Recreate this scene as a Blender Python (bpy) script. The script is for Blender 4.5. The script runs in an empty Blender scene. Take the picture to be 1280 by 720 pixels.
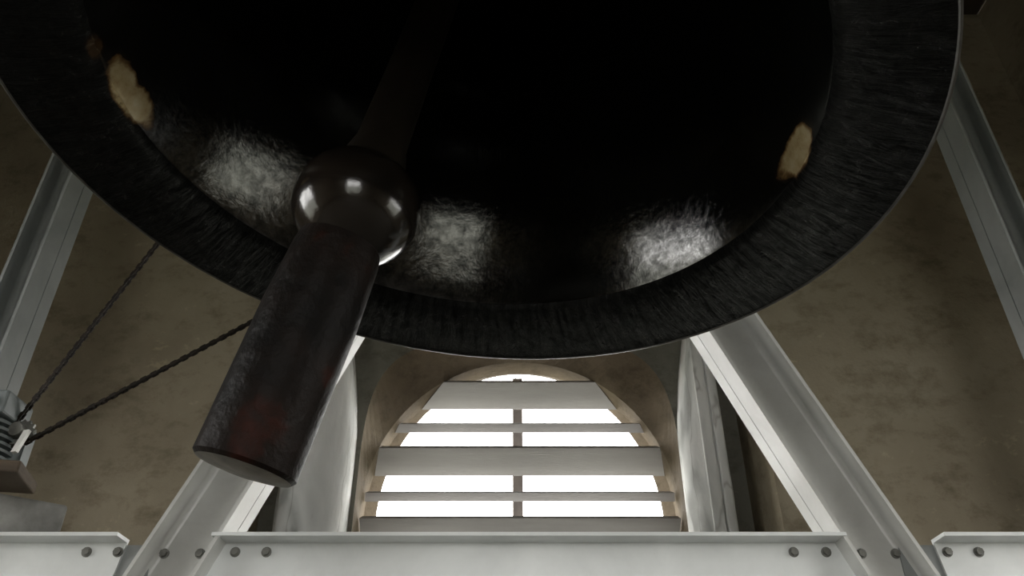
import bpy, math, random
from mathutils import Vector, Matrix
random.seed(7)
PI = math.pi
S = bpy.context.scene
COL = S.collection

# ---------------------------------------------------------------- camera
PITCH = math.radians(33.2)
FPX = 1000.0                      # focal length in pixels of a 1280x720 frame
cd = bpy.data.cameras.new('camera')
cd.sensor_width = 36.0
cd.lens = FPX / 1280.0 * 36.0
cd.clip_start = 0.02
cam = bpy.data.objects.new('camera', cd)
cam.location = (0, 0, 0)          # the camera height is z = 0, the floor lies 0.5 m below
cam.rotation_euler = (PI / 2 + PITCH, 0, 0)
COL.objects.link(cam)
S.camera = cam

# ---------------------------------------------------------------- sky and exposure
SKY = 11.0
w = bpy.data.worlds.new('overcast_sky')
S.world = w
w.use_nodes = True
bg = w.node_tree.nodes['Background']
bg.inputs[0].default_value = (1.0, 0.985, 0.955, 1)
bg.inputs[1].default_value = SKY
vs = S.view_settings
vs.view_transform = 'Standard'
vs.look = 'None'
vs.gamma = 1.0
vs.use_curve_mapping = False
vs.exposure = 0.0

# room, in metres, relative to the camera
XL, XR, YR, YF = -2.6, 2.6, -2.2, 2.9
ZF, ZC = -0.5, 3.72
R_WIN, SPRING, SILL = 0.70, 1.09, -0.15   # half width of the opening at the louvres, springing and sill heights
RISE = 0.73
WIN = {'front': (0.035, 3.25), 'left': (0.72, 0), 'right': (0.55, 0), 'rear': (-0.03, 0)}

# daylight portals: they only guide sampling of the sky through the openings
def portal(name, loc, rot, sx, sy):
    l = bpy.data.lights.new(name, 'AREA')
    l.shape = 'RECTANGLE'
    l.size, l.size_y = sx, sy
    l.cycles.is_portal = True
    o = bpy.data.objects.new(name, l)
    o.location, o.rotation_euler = loc, rot
    COL.objects.link(o)
PZ, PH = (SPRING + RISE + SILL) / 2, SPRING + RISE - SILL
portal('daylight_front', (WIN['front'][0], 3.64, PZ), (-PI / 2, 0, 0), 1.36, PH)
portal('daylight_rear', (WIN['rear'][0], YR - .39, PZ), (PI / 2, 0, 0), 1.36, PH)
portal('daylight_left', (XL - .39, WIN['left'][0], PZ), (PI / 2, 0, -PI / 2), 1.36, PH)
portal('daylight_right', (XR + .39, WIN['right'][0], PZ), (PI / 2, 0, PI / 2), 1.36, PH)

# ---------------------------------------------------------------- materials
def mat(name):
    m = bpy.data.materials.new(name)
    m.use_nodes = True
    nt = m.node_tree
    return m, nt, nt.nodes['Principled BSDF']

def N(nt, t, **kw):
    n = nt.nodes.new(t)
    for k, v in kw.items():
        if k in n.inputs:
            n.inputs[k].default_value = v
        else:
            setattr(n, k, v)
    return n

def L(nt, a, b):
    nt.links.new(a, b)

def ramp(nt, fac, stops):
    r = nt.nodes.new('ShaderNodeValToRGB')
    e = r.color_ramp.elements
    while len(e) < len(stops):
        e.new(0.5)
    for el, (p, c) in zip(e, stops):
        el.position = p
        el.color = (*c, 1) if len(c) == 3 else c
    L(nt, fac, r.inputs[0])
    return r

def noise(nt, vec, scale, detail=4, rough=.55, dist=0):
    n = N(nt, 'ShaderNodeTexNoise', Scale=scale, Detail=detail, Roughness=rough, Distortion=dist)
    if vec is not None:
        L(nt, vec, n.inputs['Vector'])
    return n

def mapped(nt, scale=(1, 1, 1), src='Object'):
    tc = N(nt, 'ShaderNodeTexCoord')
    mp = N(nt, 'ShaderNodeMapping')
    mp.inputs['Scale'].default_value = scale
    L(nt, tc.outputs[src], mp.inputs[0])
    return mp.outputs[0]

def bump(nt, b, height, strength, dist=.01):
    n = N(nt, 'ShaderNodeBump', Strength=strength, Distance=dist)
    L(nt, height, n.inputs['Height'])
    L(nt, n.outputs[0], b.inputs['Normal'])

def simple(name, stops, scale, rough=.6, bumps=(30, .3, .005), metallic=0, vscale=(1, 1, 1), spec=.5, detail=5):
    m, nt, b = mat(name)
    v = mapped(nt, vscale)
    n1 = noise(nt, v, scale, detail)
    r = ramp(nt, n1.outputs[0], stops)
    L(nt, r.outputs[0], b.inputs['Base Color'])
    b.inputs['Roughness'].default_value = rough
    b.inputs['Metallic'].default_value = metallic
    b.inputs['Specular IOR Level'].default_value = spec
    if bumps:
        n2 = noise(nt, v, bumps[0], 6)
        bump(nt, b, n2.outputs[0], bumps[1], bumps[2])
    return m

M = {}
# old brown plaster with stains and pale scuffs
def plaster(name, dark, mid, light):
    m, nt, b = mat(name)
    v = mapped(nt)
    big = noise(nt, v, 1.1, 7, .62, .15)
    r1 = ramp(nt, big.outputs[0], [(.3, dark), (.5, mid), (.72, light)])
    v2 = mapped(nt, (1, 1, 1.5))
    st = noise(nt, v2, 6, 9, .72, .1)
    r2 = ramp(nt, st.outputs[0], [(.3, (.6, .58, .54)), (.5, (1, 1, 1)), (.62, (1.0, 1.0, 1.0)), (.74, (1.6, 1.58, 1.5))])
    mx = N(nt, 'ShaderNodeMix', data_type='RGBA', blend_type='MULTIPLY')
    mx.inputs[0].default_value = 1
    L(nt, r1.outputs[0], mx.inputs[6]); L(nt, r2.outputs[0], mx.inputs[7])
    L(nt, mx.outputs[2], b.inputs['Base Color'])
    b.inputs['Roughness'].default_value = .9
    b.inputs['Specular IOR Level'].default_value = .2
    n3 = noise(nt, v, 22, 8, .65)
    bump(nt, b, n3.outputs[0], .5, .012)
    return m
M['plaster'] = plaster('brown_plaster', (.23, .195, .14), (.32, .278, .205), (.40, .355, .272))
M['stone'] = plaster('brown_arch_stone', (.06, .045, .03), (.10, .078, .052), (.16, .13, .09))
M['recess'] = plaster('grey_recess_plaster', (.15, .145, .125), (.21, .205, .175), (.27, .26, .225))
M['ceiling'] = simple('dark_ceiling_timber', [(.3, (.03, .022, .015)), (.7, (.06, .045, .03))], 6, .8)
M['ground'] = simple('town_ground', [(.3, (.16, .17, .14)), (.7, (.26, .26, .23))], .05, .9, None)
M['floor'] = simple('dusty_floor', [(.3, (.07, .063, .052)), (.7, (.12, .11, .09))], 3, .85)

# whitewashed pier with grey weathering and vertical cracks
def pier_mat():
    m, nt, b = mat('weathered_whitewash')
    v = mapped(nt, (1, 1, .35))
    n1 = noise(nt, v, 5.5, 3, .5, .8)
    r = ramp(nt, n1.outputs[0], [(.34, (.40, .41, .40)), (.48, (.72, .73, .72)), (.62, (.88, .88, .87))])
    v2 = mapped(nt, (7, 7, .5))
    vo = N(nt, 'ShaderNodeTexVoronoi', feature='DISTANCE_TO_EDGE', Scale=.8)
    n2 = noise(nt, v, 6, 3)
    ad = N(nt, 'ShaderNodeVectorMath', operation='ADD')
    L(nt, v2, ad.inputs[0]); L(nt, n2.outputs[1], ad.inputs[1])
    L(nt, ad.outputs[0], vo.inputs['Vector'])
    rc = ramp(nt, vo.outputs[0], [(.0, (.3, .28, .25)), (.018, (1, 1, 1))])
    mx = N(nt, 'ShaderNodeMix', data_type='RGBA', blend_type='MULTIPLY')
    mx.inputs[0].default_value = .45
    L(nt, r.outputs[0], mx.inputs[6]); L(nt, rc.outputs[0], mx.inputs[7])
    L(nt, mx.outputs[2], b.inputs['Base Color'])
    b.inputs['Roughness'].default_value = .75
    b.inputs['Specular IOR Level'].default_value = .3
    n3 = noise(nt, v, 25, 6)
    bump(nt, b, n3.outputs[0], .35, .01)
    return m
M['pier'] = pier_mat()

# light grey painted steel with faint grime
def steel(name, lo, hi, rough, rust):
    m, nt, b = mat(name)
    v = mapped(nt)
    n1 = noise(nt, v, 4, 6, .6, .4)
    r = ramp(nt, n1.outputs[0], [(.3, lo), (.62, hi)])
    n2 = noise(nt, v, 17, 5, .7)
    r2 = ramp(nt, n2.outputs[0], [(.70, (0, 0, 0)), (.80, (rust, rust, rust))])
    mx = N(nt, 'ShaderNodeMix', data_type='RGBA')
    L(nt, r2.outputs[0], mx.inputs[0]); L(nt, r.outputs[0], mx.inputs[6])
    mx.inputs[7].default_value = (.22, .14, .09, 1)
    L(nt, mx.outputs[2], b.inputs['Base Color'])
    b.inputs['Roughness'].default_value = rough
    n3 = noise(nt, v, 60, 3)
    bump(nt, b, n3.outputs[0], .08, .003)
    return m
M['steel'] = steel('light_grey_steel', (.41, .41, .39), (.545, .55, .53), .34, .7)
M['beam_steel'] = steel('whiter_beam_steel', (.58, .6, .595), (.72, .74, .735), .4, .5)
M['post_steel'] = steel('duller_grey_steel', (.17, .182, .18), (.25, .262, .258), .45, .3)
M['bolt'] = simple('dark_bolt_steel', [(.3, (.10, .10, .09)), (.7, (.2, .2, .18))], 40, .5, (60, .2, .002), .4)
M['board'] = simple('weathered_louvre_board', [(.3, (.29, .282, .277)), (.7, (.37, .36, .353))], 3, .7, (40, .25, .004), 0, (.6, 3, 8))
M['mullion'] = simple('dark_mullion_wood', [(.3, (.16, .14, .13)), (.7, (.24, .21, .19))], 8, .7)
M['motor'] = simple('grey_motor_paint', [(.3, (.12, .14, .14)), (.7, (.2, .225, .225))], 10, .5, (40, .15, .003))
M['pale'] = simple('pale_zinc', [(.3, (.5, .5, .48)), (.7, (.66, .66, .63))], 10, .4, None)
M['plank'] = simple('brown_plank', [(.3, (.06, .043, .028)), (.7, (.12, .09, .06))], 7, .8, (30, .4, .005), 0, (1, 1, 4))
M['block'] = simple('grey_weathered_block', [(.28, (.11, .105, .095)), (.5, (.24, .24, .225)), (.72, (.40, .40, .38))], 8, .8, (25, .5, .01))
M['chain'] = simple('oily_chain_steel', [(.3, (.008, .006, .004)), (.7, (.025, .018, .013))], 30, .6, None, 0, (1, 1, 1), .15)
M['wheel'] = simple('dark_wheel_iron', [(.3, (.03, .03, .03)), (.7, (.07, .065, .06))], 12, .5)

# bell bronze: nearly black patina, glossy, hammered and scratched; bright bronze where the clapper strikes
def bell_mat():
    m, nt, b = mat('black_patina_bronze')
    tc = N(nt, 'ShaderNodeTexCoord')
    obj = tc.outputs['Object']
    sep = N(nt, 'ShaderNodeSeparateXYZ'); L(nt, obj, sep.inputs[0])
    def mth(op, a, b_=None, c=None):
        n = N(nt, 'ShaderNodeMath', operation=op)
        for i, x in enumerate((a, b_, c)):
            if x is None: continue
            if isinstance(x, (int, float)): n.inputs[i].default_value = x
            else: L(nt, x, n.inputs[i])
        return n.outputs[0]
    ang = mth('ARCTAN2', sep.outputs[1], sep.outputs[0])
    rad = mth('SQRT', mth('ADD', mth('MULTIPLY', sep.outputs[0], sep.outputs[0]), mth('MULTIPLY', sep.outputs[1], sep.outputs[1])))
    # cylindrical coordinates (angle, radius, height)
    cyl = N(nt, 'ShaderNodeCombineXYZ')
    L(nt, ang, cyl.inputs[0]); L(nt, rad, cyl.inputs[1]); L(nt, sep.outputs[2], cyl.inputs[2])
    nf = noise(nt, obj, 14, 5, .6, .6)
    nfc = mth('SUBTRACT', nf.outputs[0], .5)
    # wear: two strike spots, left (angle pi) and right (angle 0), on the inner lip corner
    def spot(da, a_half, r_mid, r_half):
        e = mth('DIVIDE', da, a_half)
        q = mth('DIVIDE', mth('SUBTRACT', rad, r_mid), r_half)
        s = mth('ADD', mth('MULTIPLY', e, e), mth('MULTIPLY', q, q))
        s = mth('ADD', s, mth('MULTIPLY', nfc, 2.4))
        r = mth('SUBTRACT', 1.15, s)
        r = mth('MULTIPLY', r, 1.5)
        n = N(nt, 'ShaderNodeClamp'); L(nt, r, n.inputs[0])
        return n.outputs[0]
    aL = mth('SUBTRACT', mth('ABSOLUTE', ang), PI)              # 0 at the left spot
    sgn = mth('SIGN', ang)
    sL = spot(mth('ADD', mth('MULTIPLY', aL, sgn), .055), .145, .590, .0145)
    sR = spot(mth('SUBTRACT', ang, .075), .13, .588, .0125)
    sL2 = spot(mth('ADD', mth('MULTIPLY', aL, sgn), -.15), .05, .600, .010)
    low = mth('LESS_THAN', sep.outputs[2], .2)
    wear = mth('MULTIPLY', mth('MAXIMUM', sL, sR), low)
    wear2 = mth('MULTIPLY', sL2, mth('MULTIPLY', low, .32))
    wear = mth('MAXIMUM', wear, wear2)
    dk = ramp(nt, noise(nt, obj, 6, 6, .65).outputs[0], [(.3, (.002, .0022, .002)), (.6, (.004, .0043, .004)), (.8, (.010, .009, .0075))])
    br = ramp(nt, noise(nt, obj, 35, 5, .6).outputs[0], [(.3, (.42, .30, .14)), (.55, (.62, .50, .29)), (.75, (.72, .62, .42))])
    mx = N(nt, 'ShaderNodeMix', data_type='RGBA')
    tint = ramp(nt, wear, [(.15, (.10, .045, .02)), (.55, (.55, .42, .3)), (.85, (1, 1, 1))])
    mt = N(nt, 'ShaderNodeMix', data_type='RGBA', blend_type='MULTIPLY'); mt.inputs[0].default_value = 1
    L(nt, br.outputs[0], mt.inputs[6]); L(nt, tint.outputs[0], mt.inputs[7])
    L(nt, wear, mx.inputs[0]); L(nt, dk.outputs[0], mx.inputs[6]); L(nt, mt.outputs[2], mx.inputs[7])
    L(nt, mx.outputs[2], b.inputs['Base Color'])
    L(nt, mth('MULTIPLY', wear, .35), b.inputs['Metallic'])
    rr = ramp(nt, noise(nt, obj, 38, 8, .75, .5).outputs[0], [(.36, (.0,) * 3), (.47, (.45,) * 3), (.60, (1,) * 3)])
    # relief: fine pitting everywhere, radial tooling streaks on the lip
    v1 = N(nt, 'ShaderNodeMapping'); v1.inputs['Scale'].default_value = (24, 6, 8); L(nt, cyl.outputs[0], v1.inputs[0])
    stre = noise(nt, v1.outputs[0], 1.6, 7, .68, 1.0)
    lip = mth('LESS_THAN', sep.outputs[2], .062)
    L(nt, mth('ADD', mth('SUBTRACT', .10, mth('MULTIPLY', rr.outputs[0], .05)), mth('MULTIPLY', lip, .22)), b.inputs['Roughness'])
    L(nt, mth('MULTIPLY', mth('SUBTRACT', 1.0, mth('MULTIPLY', lip, .88)), mth('ADD', .22, mth('MULTIPLY', rr.outputs[0], .78))), b.inputs['Specular IOR Level'])
    pits = noise(nt, obj, 70, 6, .7, .3)
    h = mth('ADD', mth('MULTIPLY', mth('MULTIPLY', stre.outputs[0], lip), 2.6), mth('MULTIPLY', pits.outputs[0], .12))
    h = mth('ADD', h, mth('MULTIPLY', noise(nt, obj, 14, 2).outputs[0], .07))
    bump(nt, b, h, .5, .006)
    return m
M['bell'] = bell_mat()
M['rim'] = simple('rim_highlight_bronze', [(.3, (.02, .019, .017)), (.7, (.09, .085, .076))], 20, .4, None)  # paler than the bell: the lip's edge highlight is put into this colour
M['ball'] = simple('polished_black_iron', [(.3, (.006, .005, .004)), (.7, (.016, .012, .009))], 9, .16, (16, .22, .008), 0, (1, 1, 1), .6)
M['rod'] = simple('dull_black_iron', [(.3, (.010, .008, .006)), (.7, (.022, .017, .013))], 9, .6, (30, .3, .005), 0, (1, 1, 1), .15)
M['flight'] = simple('rust_stained_black_iron', [(.40, (.005, .0045, .004)), (.58, (.010, .007, .0055)), (.72, (.04, .010, .006))], 7, .5, (28, .6, .01), 0, (1, 1, 1), .07)
M['flight_end'] = simple('lit_iron_end', [(.3, (.08, .073, .058)), (.7, (.22, .20, .165))], 22, .5)  # light on the tail's end face painted in as a lighter brown

# ---------------------------------------------------------------- mesh helpers
ORG = {}
class MB:
    def __init__(s): s.v, s.f = [], []
    def add(s, vs, fs):
        b = len(s.v); s.v += [Vector(x) for x in vs]; s.f += [tuple(i + b for i in f) for f in fs]; return s
    def box(s, x0, x1, y0, y1, z0, z1):
        return s.add([(x, y, z) for z in (z0, z1) for y in (y0, y1) for x in (x0, x1)],
                     [(0, 2, 3, 1), (4, 5, 7, 6), (0, 1, 5, 4), (2, 6, 7, 3), (0, 4, 6, 2), (1, 3, 7, 5)])
    def obox(s, c, ax, ay, az):   # centre and three half-axis vectors
        c, ax, ay, az = map(Vector, (c, ax, ay, az))
        return s.add([c + i * ax + j * ay + k * az for k in (-1, 1) for j in (-1, 1) for i in (-1, 1)],
                     [(0, 2, 3, 1), (4, 5, 7, 6), (0, 1, 5, 4), (2, 6, 7, 3), (0, 4, 6, 2), (1, 3, 7, 5)])
    def prism(s, poly, ext):      # polygon of points extruded along a vector
        n = len(poly); e = Vector(ext); p = [Vector(q) for q in poly]
        return s.add(p + [q + e for q in p], [tuple(range(n))[::-1], tuple(range(n, 2 * n))] +
                     [(i, (i + 1) % n, n + (i + 1) % n, n + i) for i in range(n)])
    def lathe(s, prof, seg=96, c=(0, 0, 0), ax=(0, 0, 1), close=True):
        c, az = Vector(c), Vector(ax).normalized()
        ux = az.orthogonal().normalized() if abs(az.z) < .999 else Vector((1, 0, 0)); uy = az.cross(ux)
        vs, n = [], len(prof)
        for i in range(seg):
            a = 2 * PI * i / seg
            d = ux * math.cos(a) + uy * math.sin(a)
            vs += [c + d * r + az * z for r, z in prof]
        fs = []
        for i in range(seg):
            j = (i + 1) % seg
            for k in range(n - 1):
                fs.append((i * n + k, j * n + k, j * n + k + 1, i * n + k + 1))
        return s.add(vs, fs)
    def cyl(s, a, b, r0, r1=None, seg=24, cap=.0):
        a, b = Vector(a), Vector(b); r1 = r0 if r1 is None else r1; ln = (b - a).length
        k = cap or min(r0, r1) * .06
        return s.lathe([(0, 0), (r0 - k, 0), (r0, k), (r1, ln - k), (r1 - k, ln), (0, ln)], seg, a, b - a)
    def build(s, name, m, parent=None, smooth=False, bevel=0, local=False, sharp=40):
        org = Vector((0, 0, 0)) if (local or parent is None) else ORG[parent]
        me = bpy.data.meshes.new(name)
        me.from_pydata([v - org for v in s.v], [], s.f)
        import bmesh
        bm = bmesh.new(); bm.from_mesh(me)
        bmesh.ops.remove_doubles(bm, verts=bm.verts, dist=1e-5)
        bmesh.ops.dissolve_degenerate(bm, dist=1e-6, edges=bm.edges)
        bmesh.ops.recalc_face_normals(bm, faces=bm.faces)
        if bevel:
            bmesh.ops.bevel(bm, geom=[e for e in bm.edges if len(e.link_faces) == 2 and e.calc_face_angle() > .6], offset=bevel, segments=2, affect='EDGES', profile=.5)
        bm.to_mesh(me); bm.free()
        if smooth:
            me.shade_smooth(); me.set_sharp_from_angle(angle=math.radians(sharp))
        me.materials.append(m)
        o = bpy.data.objects.new(name, me); COL.objects.link(o)
        if parent is not None: o.parent = parent
        ORG[o] = org
        return o

def tag(o, label, cat=None, group=None, kind=None):
    o['label'] = label
    if cat: o['category'] = cat
    if group: o['group'] = group
    if kind: o['kind'] = kind
    return o

def thing(name, label, cat, loc, group=None, kind=None):
    o = bpy.data.objects.new(name, None); o.location = loc; o.empty_display_size = .1
    COL.objects.link(o); ORG[o] = Vector(loc)
    return tag(o, label, cat, group, kind)

# ---------------------------------------------------------------- room shell
def arch_wall(name, to_world, u0, u1, uc, material, label, n=40):
    """wall slab with an arched opening; local u = along, d = depth outward, z = up.
    The embrasure is splayed: a flat-headed arch on the room side, a round arch at the louvres, a smaller one outside"""
    def outline(hwid, rise, e):
        pts = [(uc - hwid, SILL)]
        for i in range(n + 1):
            c, q = math.cos(PI - PI * i / n), math.sin(PI * i / n)
            pts.append((uc + math.copysign(abs(c) ** e, c) * hwid, SPRING + rise * max(0, q) ** e))
        return pts + [(uc + hwid, SILL)]
    rings = [(0, outline(.685, .75, .5)), (.19, outline(R_WIN, RISE, 1)), (.31, outline(R_WIN, RISE, 1)), (T, outline(.655, .755, 1))]
    mb = MB()
    for d, ring in (rings[0], rings[-1]):
        P = lambda u, z: to_world(u, d, z)
        ua, ub = ring[0][0], ring[-1][0]
        mb.add([P(u0, ZF), P(ua, ZF), P(ua, ZC), P(u0, ZC)], [(0, 1, 2, 3)])
        mb.add([P(ub, ZF), P(u1, ZF), P(u1, ZC), P(ub, ZC)], [(0, 1, 2, 3)])
        mb.add([P(ua, ZF), P(ub, ZF), P(ub, SILL), P(ua, SILL)], [(0, 1, 2, 3)])
        for (p, q) in zip(ring[1:-1], ring[2:-1]):
            if q[0] - p[0] > 1e-6:
                mb.add([P(*p), P(*q), P(q[0], ZC), P(p[0], ZC)], [(0, 1, 2, 3)])
    o = mb.build(name, material)
    mb = MB()
    for (d0, ra), (d1, rb_) in zip(rings, rings[1:]):
        for i in range(len(ra)):
            j = (i + 1) % len(ra)
            mb.add([to_world(ra[i][0], d0, ra[i][1]), to_world(ra[j][0], d0, ra[j][1]), to_world(rb_[j][0], d1, rb_[j][1]), to_world(rb_[i][0], d1, rb_[i][1])], [(0, 1, 2, 3)])
    mb.build('window_reveal', M['stone'], o)
    return tag(o, label, kind='structure')

T = .37
fr = lambda u, d, z: (u, 3.25 + d, z)
rr = lambda u, d, z: (u, YR - d, z)
lf = lambda u, d, z: (XL - d, u, z)
rg = lambda u, d, z: (XR + d, u, z)
wall_front = arch_wall('wall_front', fr, XL, XR, WIN['front'][0], M['recess'], 'brown plastered tower wall around the arched louvre window')
arch_wall('wall_rear', rr, XL, XR, WIN['rear'][0], M['plaster'], 'brown plastered tower wall behind the viewpoint')
arch_wall('wall_left', lf, YR, 3.25, WIN['left'][0], M['plaster'], 'brown plastered tower wall at the left side')
arch_wall('wall_right', rg, YR, 3.25, WIN['right'][0], M['plaster'], 'brown plastered tower wall at the right side')
tag(MB().box(XL - .6, XR + .6, YR - .6, 3.85, ZF - .15, ZF).build('floor', M['floor']), 'dusty grey belfry floor', kind='structure')
tag(MB().lathe([(0, 0), (400, 0), (400, -1), (0, -1)], 48, (0, 0, -16)).build('ground', M['ground']), 'grey-green ground far below the tower', kind='structure')
ceil = tag(MB().box(XL - .6, XR + .6, YR - .6, 3.85, ZC + .04, ZC + .2).build('ceiling', M['ceiling']), 'dark timber belfry ceiling above the brown wall', kind='structure')
for i in range(22):
    x0 = XL + i * (XR - XL) / 22
    MB().box(x0 + .006, x0 + (XR - XL) / 22 - .006, YR, 3.25, ZC, ZC + .04).build('plank', M['ceiling'], ceil)
# thick brown front plaster on both sides of the window recess, and the head over it
XA, XB = -1.035, 0.985
def facing(name, x0, x1, z0, z1):
    mb = MB()
    nx, nz = max(2, int((x1 - x0) / .12)), max(2, int((z1 - z0) / .12))
    g = {}
    vs = []
    for k in range(nz + 1):
        for i in range(nx + 1):
            x, z = x0 + (x1 - x0) * i / nx, z0 + (z1 - z0) * k / nz
            edge = i in (0, nx) or k in (0, nz)
            g[i, k] = len(vs); vs.append((x, YF + (0 if edge else random.uniform(-.007, .007)), z))
    fs = [(g[i, k], g[i + 1, k], g[i + 1, k + 1], g[i, k + 1]) for k in range(nz) for i in range(nx)]
    mb.add(vs, fs)
    mb.add([(x0, YF, z0), (x0, 3.25, z0), (x0, 3.25, z1), (x0, YF, z1)], [(0, 1, 2, 3)])
    mb.add([(x1, YF, z0), (x1, 3.25, z0), (x1, 3.25, z1), (x1, YF, z1)], [(0, 1, 2, 3)])
    mb.add([(x0, YF, z0), (x1, YF, z0), (x1, 3.25, z0), (x0, 3.25, z0)], [(0, 1, 2, 3)])
    return mb.build(name, M['plaster'], wall_front, smooth=True)
facing('plaster_facing', XL, XA, ZF, ZC)
facing('plaster_facing', XB, XR, ZF, ZC)
facing('recess_head', XA, XB, 2.05, ZC)

# ---------------------------------------------------------------- louvre windows
def hw(z):
    return (R_WIN - .004) * (1 if z <= SPRING else math.sqrt(max(0, 1 - ((z - SPRING) / RISE) ** 2)))
WIDE = [(1.743, 1.599), (1.406, 1.272), (1.079, .945), (.746, .612), (.413, .279), (.08, -.054)]
THIN = [(1.526, 1.481), (1.194, 1.154), (.861, .821), (.528, .488), (.195, .155)]
def louvre_window(name, to_world, uc, label, wide=True):
    mid = to_world(uc, .25, SILL)
    t = thing(name, label, None, mid, kind='structure')
    def board(bname, za, da, zb, db, th):
        ha, hb = hw(za), hw(zb)
        poly = [(-ha, da, za), (ha, da, za), (hb, db, zb), (-hb, db, zb)]
        nrm = Vector((0, zb - za, -(db - da))).normalized() * th
        mb = MB()
        p = [Vector(q) for q in poly]
        pts = [to_world(uc + q.x, q.y, q.z) for q in p] + [to_world(uc + q.x * .985, q.y - nrm.y, q.z - nrm.z) for q in p]
        mb.add(pts, [(0, 1, 2, 3), (7, 6, 5, 4), (0, 4, 5, 1), (1, 5, 6, 2), (2, 6, 7, 3), (3, 7, 4, 0)])
        mb.build(bname, M['board'], t)
    for z1, z0 in (WIDE if wide else []):   # boards slope down to the outside
        board('louvre_board', z1 * 3.44 / 3.5, .19, z0 * 3.56 / 3.5, .31, .018)
    for z1, z0 in THIN:
        board('louvre_slat', z1 * 3.485 / 3.5, .235, z0 * 3.515 / 3.5, .265, .014)
    mb = MB(); h = .024
    a, b = -.008 - h, -.008 + h
    mb.add([to_world(uc + u, d, z) for z in (SILL, SPRING + RISE - .012) for d in (.335, .385) for u in (a, b)],
           [(0, 2, 3, 1), (4, 5, 7, 6), (0, 1, 5, 4), (2, 6, 7, 3), (0, 4, 6, 2), (1, 3, 7, 5)])
    mb.build('mullion', M['mullion'], t)
    return t
louvre_window('window_1', fr, WIN['front'][0], 'arched louvre window with pale grey boards and white daylight between them')
louvre_window('window_2', rr, WIN['rear'][0], 'arched louvre window in the wall behind the viewpoint', False)
louvre_window('window_3', lf, WIN['left'][0], 'arched louvre window in the left wall', False)
louvre_window('window_4', rg, WIN['right'][0], 'arched louvre window in the right wall', False)

# ---------------------------------------------------------------- pale piers beside the window
def pier(name, label, xo, xi, rad, sgn):
    """plan outline: flat front, big rounding on the window side; leans slightly away from the window at the top"""
    t = thing(name, label, None, ((xo + xi) / 2, 3.1, ZF), kind='structure')
    yb, yf = 3.249, 3.07
    outline = [(xo, yb), (xo, yf + .015), (xo + sgn * .015, yf)]
    for i in range(11):
        a = PI / 2 * i / 10
        outline.append((xi - sgn * rad + sgn * rad * math.sin(a), yf + (yb - yf) * .82 * (1 - math.cos(a))))
    outline.append((xi, yb))
    mb = MB(); n = len(outline); vs = []
    zs = [ZF + (2.05 - ZF) * k / 40 for k in range(41)]
    for z in zs:
        k = max(0, (z - 1.30)) ** 1.6 * .20
        for (x, y) in outline:
            inner = abs(x - xo) / abs(xi - xo)
            jit = random.uniform(-.004, .004) if y < yb - .01 else 0
            vs.append((x - sgn * k * inner + jit, y + (jit if y < yb - .01 else 0), z))
    fs = [(k * n + i, k * n + i + 1, (k + 1) * n + i + 1, (k + 1) * n + i) for k in range(40) for i in range(n - 1)]
    fs += [tuple(range(n)), tuple(range(40 * n, 41 * n))]
    mb.add(vs, fs)
    mb.build('pier_body', M['pier'], t, smooth=True)
    return t
pl = pier('trim_1', 'pale whitewashed pier beside the window, partly behind the clapper tail', -.925, -.668, .17, 1)
pr = pier('trim_2', 'pale cracked pier between the window and the right sloping steel leg', .872, .715, .13, -1)
# raised broken plaster slabs with open vertical cracks on the right pier
for x0, x1, y0 in ((.866, .828, 3.055), (.822, .775, 3.062)):
    MB().box(min(x0, x1), max(x0, x1), y0, 3.075, ZF, 2.0).build('plaster_slab', M['pier'], pr, bevel=.006)

# ---------------------------------------------------------------- steel bell frame
YW = 2.05            # web plane
YFR, YBK = 1.97, 2.105
frame = thing('steel_trestle', 'light grey steel bell trestle with sloping legs bolted to a horizontal beam', 'trestle', (.045, YW, ZF))
TH = .009
def channel_pair(name, p0, p1, side, width, m, parent=frame, ycut=None):
    """two channels back to back from p0 to p1 (x, z), the outer flange on the given side"""
    d = Vector((p1[0] - p0[0], 0, p1[1] - p0[1])); ln = d.length; d.normalize()
    nx = Vector((d.z, 0, -d.x)) * (1 if side > 0 else -1)       # points to the outer side
    c0 = Vector((p0[0], 0, p0[1])); mid = c0 + d * ln / 2
    root = MB()
    hwid = width / 2
    o = None
    # web
    root.obox(mid + Vector((0, YW, 0)), d * ln / 2, Vector((0, .006, 0)), nx * (hwid - TH))
    for s in (-1, 1):
        e = mid + nx * s * (hwid - TH / 2)
        for ya, yb in ((YFR, YW - .0015), (YW + .0015, YBK)):
            root.obox(e + Vector((0, (ya + yb) / 2, 0)), d * ln / 2, Vector((0, (yb - ya) / 2, 0)), nx * TH / 2)
        # root fillets where the flange meets the web
        f0 = mid + nx * s * (hwid - TH)
        pA = f0 - d * ln / 2
        RFI = .016
        arc = [pA + Vector((0, YW - .006, 0))]
        for q in range(6):
            t_ = PI / 2 * q / 5
            arc.append(pA - nx * s * RFI * (1 - math.cos(t_)) + Vector((0, YW - .006 - RFI * (1 - math.sin(t_)), 0)))
        root.prism(arc, d * ln)
    return root.build(name, m, parent, smooth=True, sharp=35)

SL = .43
def legx(x0, sg, z): return x0 - sg * SL * (z - .691)
ZT = 2.33
# widths are measured across the leg; the x values are the leg centres at z = .691
cxl, cxr = -.748, .841
wleg = .172 * math.cos(math.atan(SL))
leg_l = channel_pair('sloping_leg', (legx(cxl, -1, ZF), ZF), (legx(cxl, -1, ZT), ZT), -1, wleg, M['steel'])
leg_r = channel_pair('sloping_leg', (legx(cxr, 1, ZF), ZF), (legx(cxr, 1, ZT), ZT), 1, wleg, M['steel'])
post_l = channel_pair('upright_post', (-1.475, ZF), (-1.475, ZC), -1, .092, M['post_steel'])
post_r = channel_pair('upright_post', (1.57, ZF), (1.57, ZC), 1, .10, M['post_steel'])

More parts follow.
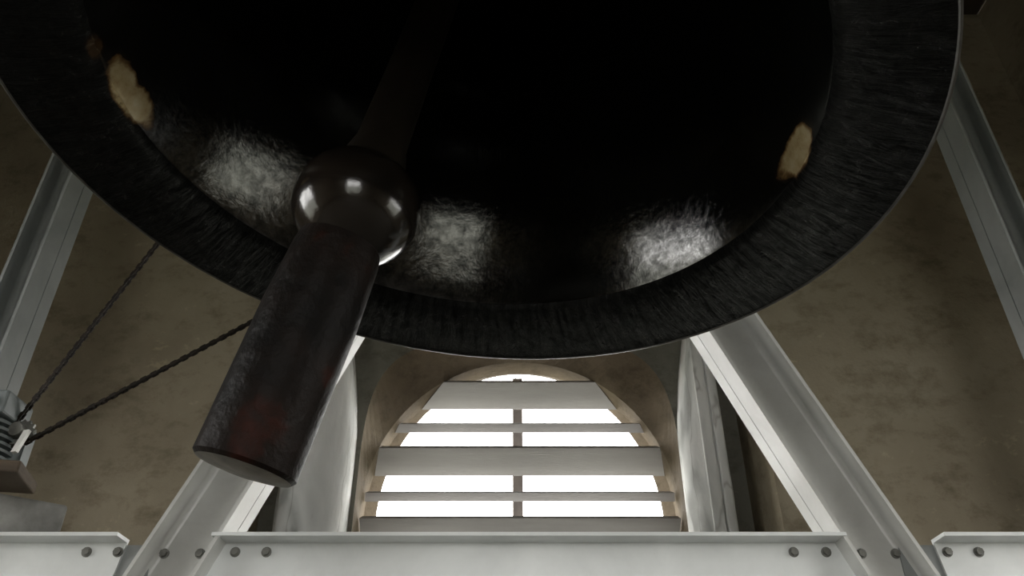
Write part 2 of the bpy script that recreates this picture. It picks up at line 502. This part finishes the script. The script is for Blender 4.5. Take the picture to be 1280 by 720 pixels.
# horizontal beams: channels open towards the room, top flange at z = BT
BT, BB = .573, .36
def beam(x0b, x0t, x1t, x1b, yweb):
    mb = MB()
    mb.prism([(x0t, yweb, BT), (x1t, yweb, BT), (x1b, yweb, BB), (x0b, yweb, BB)], (0, .008, 0))
    for z, xa, xb in ((BT - .009, x0t, x1t), (BB, x0b, x1b)):
        mb.box(min(xa, xb), max(xa, xb), YFR - .004, yweb, z, z + .009)
    return mb.build('horizontal_beam', M['beam_steel'], frame)
dx = SL * (BT - BB)
yb_ = YW - .02
beam_c = beam(-.735 - dx, -.735, .818, .818 + dx, yb_)
beam_l = beam(-1.0, -.965, XL + .01, XL + .01, yb_)
beam_r = beam(1.085, 1.057, XR - .01, XR - .01, yb_)
# splice plates behind the joints
for x0, x1 in ((-1.12, -.9), (.97, 1.22)):
    MB().box(x0, x1, YW - .0115, YW - .0045, BB + .02, BT - .012).build('splice_plate', M['post_steel'], frame)
# crossing webs over the legs below the beam top
def bolt(x, z, y, parent):
    mb = MB()
    mb.lathe([(0, 0), (.0125, 0), (.0125, .003), (.0, .003)], 16, (x, y, z), (0, -1, 0))
    a0 = random.uniform(0, 1)
    hexa = [(x + .0095 * math.cos(a0 + k * PI / 3), y - .003, z + .0095 * math.sin(a0 + k * PI / 3)) for k in range(6)]
    mb.prism(hexa, (0, -.008, 0))
    mb.build('bolt', M['bolt'], parent)
BZ = .541
for x, par, y in ((-1.30, beam_l, yb_), (-1.06, beam_l, yb_), (-.982, beam_l, yb_), (-.872, leg_l, YW - .006), (-.782, leg_l, YW - .006),
                  (-.690, beam_c, yb_), (-.612, beam_c, yb_), (.702, beam_c, yb_), (.783, beam_c, yb_), (.876, leg_r, YW - .006), (.962, leg_r, YW - .006),
                  (1.085, beam_r, yb_), (1.163, beam_r, yb_)):
    bolt(x, BZ, y, par)
# head plate and bearing at the apex, and the cross beam that carries the other end of the headstock
hz = 2.393
MB().prism([(-.22, YFR - .02, 2.1), (.34, YFR - .02, 2.1), (.2, YFR - .02, 2.5), (-.08, YFR - .02, 2.5)], (0, .018, 0)).build('head_plate', M['steel'], frame)
MB().cyl((.0585, 1.90, hz), (.0585, 2.12, hz), .09).build('bearing', M['bolt'], frame, smooth=True)
MB().box(XL + .01, XR - .01, -.22, -.06, hz - .28, hz - .10).build('cross_beam', M['steel'], frame)
MB().cyl((.0585, -.24, hz), (.0585, -.04, hz), .10).build('bearing', M['bolt'], frame, smooth=True)

# ---------------------------------------------------------------- the bell
bell = thing('church_bell', 'large black bronze bell seen into its mouth from below', 'bell', (-.104, .972, .927))
bell.rotation_euler = (0, math.radians(6.33), 0)
inner = [(.747, .002), (.70, .014), (.65, .031), (.612, .046), (.604, .052), (.596, .066), (.575, .11), (.551, .16), (.523, .218), (.492, .29), (.462, .37), (.432, .46), (.408, .56), (.39, .66), (.378, .76), (.36, .82), (.32, .87), (.22, .905), (0, .915)]
outer = [(0, 1.0), (.25, .99), (.36, .965), (.42, .91), (.44, .83), (.452, .72), (.472, .58), (.505, .44), (.55, .31), (.605, .20), (.665, .11), (.722, .045), (.748, .018), (.751, .008)]
body = MB().lathe(outer + inner[0:], 160).build('bell_body', M['bell'], bell, smooth=True, local=True, sharp=28)
ORG[body] = Vector((0, 0, 0))
MB().lathe([(.7455, .0025), (.7480, .0002), (.7515, .0015), (.7522, .006), (.751, .0095)], 160).build('rim_edge', M['rim'], body, smooth=True, local=True)
# moulding wires on the outside
for zz, r_ in ((.60, .472), (.63, .468), (.86, .44), (.17, .628)):
    ring = MB().lathe([(r_, zz - .01), (r_ + .012, zz - .006), (r_ + .012, zz + .006), (r_, zz + .01)], 96).build('moulding', M['bell'], body, smooth=True, local=True)
# crown, headstock and chain wheel
mb = MB()
for k in range(6):
    a = k * PI / 3
    mb.obox((.09 * math.cos(a), .09 * math.sin(a), 1.10), (.03, 0, 0), (0, .03, 0), (0, 0, .12))
mb.build('crown', M['bell'], bell, local=True, bevel=.008)
MB().box(-.13, .13, -.62, .62, 1.20, 1.60).build('headstock', M['plank'], bell, local=True, bevel=.02)
MB().cyl((0, -1.16, 1.475), (0, 1.12, 1.475), .035).build('axle', M['bolt'], bell, smooth=True, local=True)
wy = .878
RW = .62
mb = MB()
mb.lathe([(RW - .05, -.012), (RW - .004, -.012), (RW - .012, 0), (RW - .004, .012), (RW - .05, .012), (RW - .05, -.012)], 96, (0, wy, 1.475), (0, 1, 0))
mb.cyl((0, wy - .04, 1.475), (0, wy + .04, 1.475), .08)
for k in range(6):
    a = k * PI / 3 + .3
    d = Vector((math.cos(a), 0, math.sin(a))); e = Vector((-d.z, 0, d.x))
    mb.obox(Vector((0, wy, 1.475)) + d * .32, d * .27, Vector((0, .01, 0)), e * .02)
mb.build('chain_wheel', M['wheel'], bell, local=True)

# ---------------------------------------------------------------- clapper
BALL = Vector((-.268, 1.08, .872)); TAIL = Vector((-.394, 1.128, .419)); TOP = Vector((-.055, .99, 1.76))
clap = thing('bell_clapper', 'black iron clapper with round ball and thick tail hanging out of the bell', 'clapper', TAIL)
axd = (BALL - TAIL).normalized()
rb = .110
prof = [(0, -rb * .98)]
for i in range(1, 24):
    a = -PI / 2 + PI * i / 24
    prof.append((rb * math.cos(a) ** .93, rb * .92 * math.sin(a)))
prof += [(0, rb * .98)]
MB().lathe(prof, 64, BALL, axd).build('ball', M['ball'], clap, smooth=True, sharp=60)
up_ = (TOP - BALL).normalized()
MB().lathe([(0, rb * .5), (.062, rb * .5), (.056, rb * .95), (.047, rb * 1.25), (.043, .3), (.036, (TOP - BALL).length - .05), (.05, (TOP - BALL).length - .04), (.05, (TOP - BALL).length + .02), (0, (TOP - BALL).length + .03)], 40, BALL, up_).build('shaft', M['rod'], clap, smooth=True)
lt = (BALL - TAIL).length
RF = .079
fl = MB().lathe([(RF - .006, 0.0), (RF, .006), (RF, lt * .55), (RF * .93, lt - rb * .9), (RF * .86, lt - rb * .6), (0, lt - rb * .55)], 48, TAIL, axd).build('tail', M['flight'], clap, smooth=True)
MB().lathe([(RF - .006, 0.0), (RF * .6, -.004), (0, -.006)], 48, TAIL, axd).build('tail_end', M['flight_end'], fl, smooth=True)
MB().cyl(TOP - Vector((0, .09, 0)), TOP + Vector((0, .09, 0)), .03).build('hinge_pin', M['rod'], clap, smooth=True)
MB().box(TOP.x - .05, TOP.x + .05, TOP.y - .06, TOP.y + .06, TOP.z + .02, TOP.z + .10).build('hinge_strap', M['rod'], clap)

# ---------------------------------------------------------------- motor on the left with its mount
YM = 1.85
SPX, SPZ = -1.212, .782
mot = thing('drive_motor', 'grey ribbed bell motor at the left edge beside the upright post', 'motor', (-1.325, YM, .70))
mp_ = [(0, .70), (.085, .70)]
z = .706
while z < .79:
    mp_ += [(.085, z), (.104, z + .001), (.104, z + .008), (.085, z + .009)]; z += .0165
mp_ += [(.085, .806), (0, .806)]
MB().lathe(mp_, 40, (-1.325, YM, 0), (0, 0, 1)).build('ribbed_housing', M['motor'], mot, smooth=True, sharp=30)
bx_ = MB().box(-1.40, -1.232, YM - .07, YM + .05, .808, .868).build('terminal_box', M['motor'], mot, bevel=.006)
MB().cyl((-1.27, YM - .085, .84), (-1.27, YM - .066, .84), .012).build('cable_gland', M['chain'], bx_)
MB().cyl((SPX, YM - .03, SPZ), (SPX, YM + .03, SPZ), .018).build('drive_shaft', M['bolt'], mot, smooth=True)
mb = MB()
tooth = []
for k in range(28):
    a = 2 * PI * k / 28; r_ = .036 if k % 2 else .029
    tooth.append((SPX + r_ * math.cos(a), YM - .004, SPZ + r_ * math.sin(a)))
mb.prism(tooth, (0, .008, 0)); mb.build('sprocket', M['bolt'], mot)
MB().obox((-1.186, 1.82, .748), (.006, 0, .001), (0, .006, 0), (.007, 0, .028)).build('guard_plate', M['pale'], mot)
MB().box(-1.24, -1.20, YM + .012, YM + .045, .702, .80).build('gear_bracket', M['motor'], mot)
# support plank and block
tag(MB().obox((-1.42, 1.845, .684), (.235, .05, 0), (-.02, .08, 0), (0, 0, .0145)).build('mount_plank', M['plank'], bevel=.004), 'brown wooden plank under the grey motor', 'plank')
a = math.radians(38)
blk = MB(); ca, sa = math.cos(a), math.sin(a)
cx0, cy0 = -1.19, 2.10
L_ = .75; W_ = .055
base = []
for (u, v) in ((0, -W_), (0, W_), (-L_, W_), (-L_, -W_)):
    base.append((cx0 + u * ca - v * sa, cy0 + u * sa + v * ca, .575))
blk.prism(base, (0, 0, .094))
tag(blk.build('support_block', M['block'], bevel=.008), 'weathered pale grey block resting on the beam below the motor', 'block')

# ---------------------------------------------------------------- drive chain
def chain_path():
    C = Vector((.0585, hz)); rw = RW + .004
    p1 = Vector((SPX + .012, SPZ - .030)); p2 = Vector((SPX - .022, SPZ + .026))
    def tangent(p, low):
        d = C - p; dist = d.length; base = math.atan2(d.y, d.x); off = math.asin(rw / dist)
        ang = base - off if low else base + off
        ln = math.sqrt(dist * dist - rw * rw)
        return p + Vector((math.cos(ang), math.sin(ang))) * ln
    t1, t2 = tangent(p1, True), tangent(p2, False)
    pts = [p1 + (t1 - p1) * i / 60 for i in range(61)]
    a1 = math.atan2(t1.y - C.y, t1.x - C.x); a2 = math.atan2(t2.y - C.y, t2.x - C.x)
    while a2 < a1: a2 += 2 * PI
    pts += [C + rw * Vector((math.cos(a1 + (a2 - a1) * i / 100), math.sin(a1 + (a2 - a1) * i / 100))) for i in range(1, 101)]
    pts += [t2 + (p2 - t2) * i / 60 for i in range(1, 61)]
    Sp = Vector((SPX, SPZ)); b1 = math.atan2(p2.y - Sp.y, p2.x - Sp.x); b2 = math.atan2(p1.y - Sp.y, p1.x - Sp.x)
    while b2 < b1: b2 += 2 * PI
    pts += [Sp + .037 * Vector((math.cos(b1 + (b2 - b1) * i / 12), math.sin(b1 + (b2 - b1) * i / 12))) for i in range(1, 12)]
    return pts + [pts[0]]
mb = MB()
pts = chain_path(); PITCHC = .0135
acc, nxt, k = 0.0, 0.0, 0
for a_, b_ in zip(pts, pts[1:]):
    sl = (b_ - a_).length
    if sl < 1e-6: continue
    dr = (b_ - a_) / sl
    while nxt <= acc + sl:
        q = a_ + dr * (nxt - acc); d3 = Vector((dr.x, 0, dr.y)); n3 = Vector((-dr.y, 0, dr.x)); c3 = Vector((q.x, YM, q.y))
        yo = .0055 if k % 2 else .0035
        for s in (-1, 1):
            mb.obox(c3 + Vector((0, s * yo, 0)), d3 * .0078, Vector((0, .0011, 0)), n3 * (.0042 if k % 2 else .0032))
        mb.obox(c3 + d3 * PITCHC / 2, d3 * .0028, Vector((0, .0068, 0)), n3 * .002)
        k += 1; nxt += PITCHC
    acc += sl
tag(mb.build('drive_chain', M['chain']), 'dark roller chain running from the motor up behind the bell', 'chain')
